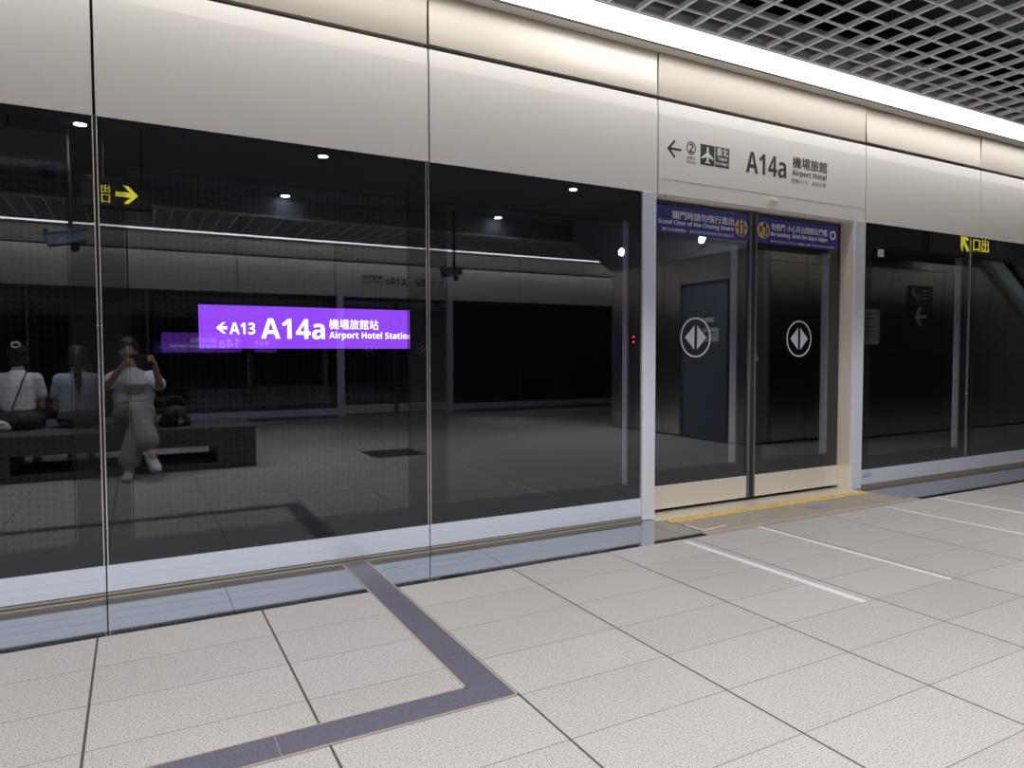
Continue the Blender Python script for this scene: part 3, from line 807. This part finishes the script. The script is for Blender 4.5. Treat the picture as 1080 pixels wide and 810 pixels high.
# ------------------------------------------------------------------ hanging things
def rods(parent, xs, z0, z1, y=0):
    for x in xs:
        bm = bmesh.new(); cyl(bm, (x, y, z0), (x, y, z1), .012, n=12); obj('hanging_rod', bm, M['ink'], parent)
t = thing('exit_sign', 'dark hanging exit sign with yellow arrow pointing right', 'sign', mat=ROTB(-.11, -4.35, 2.665))
obj('case', box(-.30, .30, -.05, .05, -.145, .145, bev=.006), M['signdark'], t)
bm = bmesh.new()
ax = -.075
poly(bm, [(ax-.11, -.012), (ax-.025, .075), (ax+.02, .075), (ax-.045, .012), (ax+.085, .012), (ax+.085, -.036), (ax-.045, -.036), (ax+.02, -.099), (ax-.025, -.099)], -.0505)
text(bm, '出', .056, .130, -.010, .070, -.0505, .02); text(bm, '口', .058, .128, -.105, -.025, -.0505, .02)
obj('lit_symbols', bm, M['yellowlit'], t)
rods(t, (-.22, .10), .145, .635)
t = thing('exit_sign', 'dark hanging exit sign with yellow arrow slanting up', 'sign', mat=ROTB(9.35, -1.5, 2.45))
obj('case', box(-.78, .95, -.05, .05, -.155, .155, bev=.006), M['signdark'], t)
bm = bmesh.new()
R45 = Matrix.Rotation(-PI/4, 2)
def sh(pts, cx, cz): 
    out = []
    for a, b in pts:
        v = R45 @ Vector((a, b)); out.append((v.x+cx, v.y+cz))
    return out
AR = [(0, .12), (.10, .02), (.10, -.045), (.028, .022), (.028, -.12), (-.028, -.12), (-.028, .022), (-.10, -.045), (-.10, .02)]
poly(bm, sh(AR, .22, .0), -.0505)
text(bm, '出口', -.32, .03, -.085, .085, -.0505, .02)
obj('lit_symbols', bm, M['yellowlit'], t)
rods(t, (-.6, .7), .155, .58)

def cctv(label, x, y, ztop, zc, d):
    t = thing('security_camera', label, 'camera', (x, y, zc))
    bm = bmesh.new(); cyl(bm, (0, 0, .03), (0, 0, ztop-zc+.003), .02, n=14); cyl(bm, (0, 0, ztop-zc-.02), (0, 0, ztop-zc), .055, n=18)
    obj('pole', bm, M['leather'], t)
    bm = bmesh.new(); R = Matrix.Rotation(math.radians(12)*-d, 4, 'Y')
    t2 = bmesh.new(); bx(t2, -.21, .11, -.065, .065, -.055, .060, bev=.014); 
    if d > 0: merge(bm, t2, Matrix.Rotation(PI, 4, 'Z') @ Matrix.Rotation(math.radians(-12), 4, 'Y'))
    else: merge(bm, t2, Matrix.Rotation(math.radians(-12), 4, 'Y'))
    obj('housing', bm, M['cctv'], t)
    bm = bmesh.new(); bx(bm, d*-.02-.24, d*-.02+.15, -.075, .075, .066, .074)
    o = obj('sun_shield', bm, M['cctv'], t); o.rotation_euler = (0, math.radians(-12)*(-d if d > 0 else 1), 0)
    bm = bmesh.new(); cyl(bm, (d*.20, 0, .042), (d*.225, 0, .047), .034, n=20); obj('lens', bm, M['lens'], t)
    bm = bmesh.new(); ball(bm, (.03, 0, -.09), (.04, .04, .045)); cyl(bm, (.03, 0, -.06), (.03, 0, -.02), .03, n=14); obj('joint', bm, M['leather'], t, True)
    return t
cctv('blue-grey security camera on ceiling pole beside left exit sign', -.51, -4.53, 3.30, 2.23, -1)
cctv('small dark security camera hanging before the far white sign', 4.41, -6.45, 3.30, 2.36, -1)
t = thing('ceiling_speaker', 'grey box unit hanging under ceiling left of exit sign', 'speaker', (-.77, -4.35, 3.0))
obj('case', box(-.27, .27, -.12, .12, -.14, .15, bev=.01), M['boxgrey'], t)
bm = bmesh.new()
for k in range(11): bx(bm, -.25, .25, -.002+.12, .124, -.12+k*.024, -.112+k*.024)
obj('louvre', bm, M['ink2'], t)
rods(t, (-.2, .2), .15, .30)
t = thing('dome_camera', 'dark dome camera under the grey ceiling box', 'camera', (-.67, -4.35, 2.86))
bm = bmesh.new(); cyl(bm, (0, 0, -.05), (0, 0, 0), .09, .075, n=24); obj('mount', bm, M['cctv'], t)
bm = bmesh.new(); ball(bm, (0, 0, -.06), (.07, .07, .08)); obj('dome', bm, M['lens'], t, True)

# ------------------------------------------------------------------ bench
t = thing('bench', 'long charcoal granite bench with block legs in mid platform', 'bench', mat=ID)
BY0, BY1 = -4.50, -3.57
obj('seat', box(-1.285, 1.03, BY0, BY1, .228, .40, bev=.006), M['bench'], t)
for a, b in ((-1.285, -.935), (.686, 1.03)): obj('leg', box(a, b, BY0+.005, BY1-.005, 0, .228), M['bench'], t)
for y in (BY1-.10, BY0+.02): obj('base_rail', box(-.935, .686, y, y+.08, 0, .062), M['bench'], t)
o = obj('floor_hatch', box(2.2, 2.78, -4.06, -3.51, 0, .006, bev=.002), M['hatch'])
tag(o, 'dark rectangular hatch plate set on the mid platform floor', 'hatch')

# ------------------------------------------------------------------ people
def head(bm, c, f, s=1.0):
    """c: head centre, f: +1 faces +y, -1 faces -y"""
    x, y, z = c
    ball(bm, (x, y-f*.012, z+.03), (.073*s, .088*s, .085*s))
    ball(bm, (x, y+f*.022, z-.035), (.058*s, .066*s, .075*s))
    ball(bm, (x, y+f*.045, z-.085), (.030*s, .030*s, .022*s))
    cap(bm, (x, y+f*.082, z+.008), (x, y+f*.098, z-.024), .008, .012)
    for s_ in (-1, 1):
        ball(bm, (x+s_*.072, y-f*.005, z-.01), (.010, .022, .030))
        ball(bm, (x+s_*.026, y+f*.072, z+.018), (.020, .014, .008))

def finger(bm, pts, r):
    for i, (a, b) in enumerate(zip(pts, pts[1:])):
        cap(bm, a, b, r*(1-.08*i), r*(1-.08*(i+1)), n=10)

def hand_down(bm, w, d, side, f):
    """relaxed hand: w wrist, d direction of the hand, thumb towards side"""
    w = Vector(w); d = Vector(d).normalized(); u = Vector((side, 0, 0)); u = (u-d*u.dot(d)).normalized(); nrm = d.cross(u)
    for k in range(4):
        o = (k-1.5)*.018
        cap(bm, w+u*o*.5, w+d*.085+u*o, .014, .012, n=10)
        L = (.062, .074, .068, .052)[k]
        b = w+d*.085+u*o
        finger(bm, [b, b+d*L*.45-nrm*.004*f, b+d*L*.8-nrm*.014*f, b+d*L-nrm*.026*f], .0085)
    finger(bm, [w+d*.02+u*.02, w+d*.055+u*.045, w+d*.085+u*.050], .0098)

# photographer ------------------------------------------------------
p = thing('person', 'person in white printed tee seated facing the glass, holding up a phone', 'person', (0, 0, 0), 'people on the bench')
hx, hy, hz = -.045, -3.955, 1.125
bm = bmesh.new()
head(bm, (hx, hy, hz), 1)
cap(bm, (hx, hy-.02, hz-.07), (-.02, -3.99, .93), .050, .056)
# torso core
ball(bm, (-.01, -3.99, .80), (.135, .085, .17)); ball(bm, (0, -3.98, .56), (.15, .11, .14))
for s_, el, wr in ((-1, (-.225, -3.80, .795), (-.075, -3.615, 1.005)), (1, (.215, -3.80, .775), (.168, -3.612, 1.005))):
    sh_ = (s_*.155-.01, -3.985, .885)
    cap(bm, sh_, el, .043, .036); cap(bm, el, wr, .036, .025)
# right hand (+x edge of the phone): palm at the side, fingers on the lens face, thumb on the screen side
def phone_hand(bm, x, s_, zlist, wr):
    pc = Vector((x+s_*.022, -3.583, 1.035))
    for k in range(4):
        cap(bm, wr, pc+Vector((0, 0, .027-.018*k)), .018, .0115, n=10)
    for k, z in enumerate(zlist):
        L = (.050, .058, .052, .040)[k]
        b = pc+Vector((0, 0, .027-.018*k))
        finger(bm, [b, Vector((x+s_*.014, -3.566, z)), Vector((x-s_*(L*.3), -3.5515 if s_ > 0 else -3.5555, z)), Vector((x-s_*(L*.55), -3.5530 if s_ > 0 else -3.556, z-.002))], .0078)
    finger(bm, [Vector(wr)+Vector((0, .0, .018)), pc+Vector((s_*-.004, -.014, .004)), Vector((x-s_*.030, -3.586, 1.052))], .0095)
phone_hand(bm, .140, 1, (1.082, 1.064, 1.046, 1.030), (.168, -3.612, 1.005))
phone_hand(bm, -.028, -1, (1.046, 1.031, 1.016, 1.003), (-.075, -3.615, 1.005))
# legs: right foot planted, left leg crossed over it
RK, LK = (.035, -3.47, .485), (.02, -3.43, .60)
RA, LA = (-.055, -3.36, .10), (.115, -3.27, .235)
cap(bm, (.085, -3.95, .50), RK, .078, .058); cap(bm, RK, RA, .052, .036)
cap(bm, (-.095, -3.95, .52), LK, .078, .058); cap(bm, LK, LA, .052, .036)
cap(bm, RA, (-.06, -3.27, .05), .036, .030); cap(bm, LA, (.135, -3.19, .185), .036, .030)
body = obj('body', fuse(bm, .0062, 4), M['skin'], p, True)
# face details
for s_ in (-1, 1):
    bm = bmesh.new(); ball(bm, (hx+s_*.027, hy+.077, hz+.004), (.0125, .006, .0065), n=14); obj('eye', bm, M['eye'], p, True)
bm = bmesh.new()
for s_ in (-1, 1): ball(bm, (hx+s_*.027, hy+.0825, hz+.004), (.0055, .003, .0055), n=12)
for s_ in (-1, 1): cap(bm, (hx+s_*.013, hy+.082, hz+.024), (hx+s_*.045, hy+.072, hz+.024), .0035, n=8)
obj('irises_and_brows', bm, M['hair'], p, True)
bm = bmesh.new(); cap(bm, (hx-.020, hy+.080, hz-.055), (hx+.020, hy+.080, hz-.055), .006); ball(bm, (hx, hy+.084, hz-.056), (.016, .006, .007))
obj('mouth', bm, M['lip'], p, True)
bm = bmesh.new()
ball(bm, (hx, hy-.022, hz+.045), (.086, .096, .090)); ball(bm, (hx, hy-.05, hz-.02), (.086, .068, .12))
for s_ in (-1, 1):
    cap(bm, (hx+s_*.074, hy-.03, hz+.02), (hx+s_*.085, hy-.03, hz-.16), .026, .020)
    cap(bm, (hx+s_*.030, hy+.052, hz+.085), (hx+s_*.074, hy+.01, hz+.01), .018, .014)
obj('hair', fuse(bm, .007, 4), M['hair'], p, True)
# white tee
bm = bmesh.new()
ball(bm, (-.01, -3.985, .80), (.158, .108, .17)); ball(bm, (-.005, -3.975, .62), (.168, .128, .15)); ball(bm, (-.005, -3.97, .56), (.178, .135, .10))
cap(bm, (-.155, -3.985, .880), (.135, -3.985, .880), .056); cap(bm, (-.10, -3.985, .70), (.09, -3.985, .70), .09)
cap(bm, (-.165, -3.985, .88), (-.215, -3.87, .825), .062, .066); cap(bm, (.145, -3.985, .88), (.205, -3.87, .812), .062, .066)
cap(bm, (-.02, -3.985, .90), (-.025, -3.985, .945), .07, .062)
tee = obj('tee_shirt', fuse(bm, .009, 5), M['tee3'], p, True)
bm = bmesh.new()
for k, (z, y) in enumerate(((.80, -3.868), (.765, -3.862), (.73, -3.856))):
    for j in range(7-k):
        a = -.085+j*.027+k*.01; yy = y-.8*(a+.01)**2
        bx(bm, a, a+.019, yy-.012, yy+.004, z-.011, z+.011)
obj('shirt_print', bm, M['print'], tee)
bm = bmesh.new()
cap(bm, (.085, -3.95, .51), (.04, -3.49, .49), .098, .085); cap(bm, (.04, -3.49, .49), (-.05, -3.38, .17), .085, .092)
cap(bm, (-.095, -3.95, .52), (.02, -3.46, .595), .098, .085); cap(bm, (.02, -3.45, .595), (.095, -3.31, .335), .085, .095)
ball(bm, (0, -3.97, .52), (.185, .135, .115))
obj('trousers', fuse(bm, .009, 6), M['khaki'], p, True)
def shoe(c, yaw, pitch, parent, f=1):
    R = Matrix.Translation(Vector(c)) @ Matrix.Rotation(yaw, 4, 'Z') @ Matrix.Rotation(pitch, 4, 'X')
    b = bmesh.new()
    t_ = bmesh.new(); cap(t_, (0, -.06, .045), (0, .10, .040), .042, .036); ball(t_, (0, .12, .034), (.042, .055, .028)); cap(t_, (0, -.065, .05), (0, -.055, .085), .042, .04)
    merge(b, t_, R)
    o = obj('shoe', fuse(b, .007, 3), M['shoe'], parent, True)
    t_ = bmesh.new(); b = bmesh.new(); prism(t_, [(-.036, -.10), (.036, -.10), (.043, .05), (.046, .13), (.028, .175), (-.028, .175), (-.046, .13), (-.043, .05)], 'z', 0, .018)
    merge(b, t_, R); obj('sole', b, M['sole'], o)
shoe((-.06, -3.31, 0), 0.1, 0, p); shoe((.122, -3.245, .135), -.25, -.35, p)
# phone (the camera that took the picture is its lens)
t = thing('phone', 'dark phone held up in both hands of the person facing the glass', 'phone', mat=ID)
obj('phone_body', box(-.024, .136, -3.572, -3.5635, 1.020, 1.096, bev=.003), M['phone'], t)
bm = bmesh.new(); 
for a, b in ((0, 1.080), (.022, 1.080), (0, 1.056)): cyl(bm, (a, -3.5635, b), (a, -3.5622, b), .009, n=20)
obj('lens_cluster', bm, M['lens'], t)
# black handbag with chrome clasp
t = thing('handbag', 'black handbag with chrome clasp on bench beside the phone holder', 'bag', mat=ID)
bm = bmesh.new()
ball(bm, (.335, -3.86, .505), (.115, .075, .105)); cap(bm, (.235, -3.86, .445), (.435, -3.86, .445), .045, .045); 
obj('bag_body', fuse(bm, .008, 4), M['leather'], t, True)
bm = bmesh.new(); tube(bm, [(.23+.105*(1-math.cos(PI*k/10)), -3.82, .56+.13*math.sin(PI*k/10)) for k in range(11)], .009)
obj('bag_handle', bm, M['leather'], t, True)
bm = bmesh.new(); bx(bm, .36, .41, -3.792, -3.782, .43, .475, bev=.003); tube(bm, [(.345, -3.785, .59), (.365, -3.782, .53), (.385, -3.78, .475)], .006)
ring(bm, .415, .515, .018, .018, .006, -3.783)
obj('clasp', bm, M['chrome'], t)

# two people seen from behind -----------------------------------------
def back_person(label, x, top, bottom, hair, shz, crop, wid):
    p = thing('person', label, 'person', (0, 0, 0), 'people on the bench')
    y = -4.27; hzc = shz+.19
    bm = bmesh.new()
    head(bm, (x, y-.055, hzc), -1)
    cap(bm, (x, y-.03, hzc-.06), (x, y, shz+.03), .048, .055)
    ball(bm, (x, y, shz-.09), (.13*wid, .085, .17)); ball(bm, (x, y+.01, .56), (.135*wid, .10, .16)); ball(bm, (x, y, .50), (.165*wid, .12, .10))
    for s_ in (-1, 1):
        sh_ = (x+s_*.150*wid, y, shz-.005); el = (x+s_*.178*wid, y-.05, shz-.27); wr = (x+s_*.12, y-.24, .60)
        cap(bm, sh_, el, .043, .035); cap(bm, el, wr, .036, .025)
        hand_down(bm, wr, (-s_*.25, -.9, -.25), -s_, 1)
        cap(bm, (x+s_*.085, y, .485), (x+s_*.10, y-.44, .47), .075, .055); cap(bm, (x+s_*.10, y-.44, .47), (x+s_*.09, y-.44, .10), .05, .036)
        cap(bm, (x+s_*.09, y-.44, .09), (x+s_*.09, y-.52, .05), .036, .03)
    obj('body', fuse(bm, .007, 4), M['skin'], p, True)
    # top
    bm = bmesh.new()
    ball(bm, (x, y, shz-.09), (.155*wid, .108, .165)); cap(bm, (x-.125*wid, y, shz-.005), (x+.125*wid, y, shz-.005), .055)
    hem = .575 if crop else .44
    z = shz-.12
    while z > hem:
        u = (z-hem)/(shz-.12-hem); ball(bm, (x, y+.008*(1-u), z), ((.150-.010*(1-u) if crop else .152+.022*(1-u))*wid, .108+.012*(1-u), .06)); z -= .04
    for s_ in (-1, 1): cap(bm, (x+s_*.145*wid, y, shz-.012), (x+s_*.172*wid, y-.03, shz-.155), .058, .058)
    cap(bm, (x, y-.005, shz+.01), (x, y-.01, shz+.045), .075, .060)
    tp = obj('tee_shirt', fuse(bm, .009, 5), top, p, True)
    # trousers
    bm = bmesh.new()
    ball(bm, (x, y+.01, .505), (.178*wid, .135, .105)); ball(bm, (x, y, .57), (.150*wid, .112, .10))
    for s_ in (-1, 1):
        cap(bm, (x+s_*.09, y, .49), (x+s_*.10, y-.44, .475), .090, .070); cap(bm, (x+s_*.10, y-.44, .475), (x+s_*.09, y-.44, .16), .070, .065)
    obj('trousers', fuse(bm, .009, 5), bottom, p, True)
    bm = bmesh.new(); hy_ = y-.055
    ball(bm, (x, hy_+.018, hzc+.042), (.085, .095, .090)); ball(bm, (x, hy_+.045, hzc-.015), (.080, .060, .095))
    if hair == 'bun':
        ball(bm, (x, hy_+.085, hzc+.115), (.046, .044, .042))
    else:
        cap(bm, (x, hy_+.09, hzc+.03), (x+.012, y+.105, shz-.06), .042, .028)
        cap(bm, (x+.012, y+.105, shz-.06), (x+.014, y+.118, shz-.13), .026, .012)
    obj('hair', fuse(bm, .007, 4), M['hair'], p, True)
    if hair == 'bun':
        bm = bmesh.new()
        for k in range(14):
            a = 2*PI*k/14; ball(bm, (x+.030*math.cos(a), hy_+.122+.008*math.sin(a*3), hzc+.112+.022*math.sin(a)), (.010, .010, .010), n=10)
        obj('hair_tie', bm, M['tee'], p, True)
        bm = bmesh.new(); tube(bm, [(x+.075, y+.05, shz+.052), (x+.055, y+.100, shz-.01), (x+.015, y+.122, shz-.14), (x-.03, y+.128, .62), (x-.05, y+.138, .53)], .006)
        obj('bag_strap', bm, M['leather'], p)
    for s_ in (-1, 1):
        shoe((x+s_*.09, y-.45, 0), PI, 0, p)
back_person('person with hair bun seen from behind, white cropped tee, thin shoulder strap', -.945, M['tee'], M['charcoal'], 'bun', .880, True, .97)
back_person('person with ponytail seen from behind, pale blue-grey tee', -.475, M['tee2'], M['charcoal'], 'tail', .868, False, 1.0)
t = thing('pouch', 'small white pouch lying on bench by the person with bun', 'bag', mat=ID)
bm = bmesh.new(); ball(bm, (-1.07, -4.10, .45), (.075, .05, .055)); cap(bm, (-1.13, -4.10, .43), (-1.01, -4.10, .43), .028)
obj('pouch_body', fuse(bm, .007, 4), M['tee'], t, True)
bm = bmesh.new(); tube(bm, [(-1.12, -4.055, .47), (-1.07, -4.045, .475), (-1.02, -4.055, .47)], .004); obj('zip', bm, M['ink2'], t)

# ------------------------------------------------------------------ camera
yaw, pitch, roll = math.radians(28.45478), math.radians(-2.40027), math.radians(-.15074)
cy, sy, cp, sp = math.cos(yaw), math.sin(yaw), math.cos(pitch), math.sin(pitch)
fwd = Vector((sy*cp, cy*cp, sp)); right = Vector((cy, -sy, 0)); up = right.cross(fwd)
r_ = right*math.cos(roll)+up*math.sin(roll); u_ = -right*math.sin(roll)+up*math.cos(roll)
cam = bpy.data.cameras.new('camera'); cam.sensor_fit = 'HORIZONTAL'; cam.sensor_width = 36; cam.lens = 735.807/1080*36; cam.clip_start = .005
co = bpy.data.objects.new('camera', cam); C.objects.link(co)
m3 = Matrix((r_, u_, -fwd)).transposed()
co.matrix_world = Matrix.Translation((0, -3.5577, 1.08)) @ m3.to_4x4()
sc = bpy.context.scene; sc.camera = co

w = bpy.data.worlds.new('world'); sc.world = w; w.use_nodes = True
w.node_tree.nodes['Background'].inputs[0].default_value = (.6, .65, .75, 1); w.node_tree.nodes['Background'].inputs[1].default_value = .02
sc.view_settings.view_transform = 'Standard'; sc.view_settings.look = 'None'; sc.view_settings.gamma = 1; sc.view_settings.exposure = .33
sc.view_settings.use_curve_mapping = False
sc.cycles.max_bounces = 10; sc.cycles.diffuse_bounces = 5; sc.cycles.glossy_bounces = 6; sc.cycles.transparent_max_bounces = 12
sc.cycles.use_denoising = True
sc.cycles.sample_clamp_indirect = 6.0
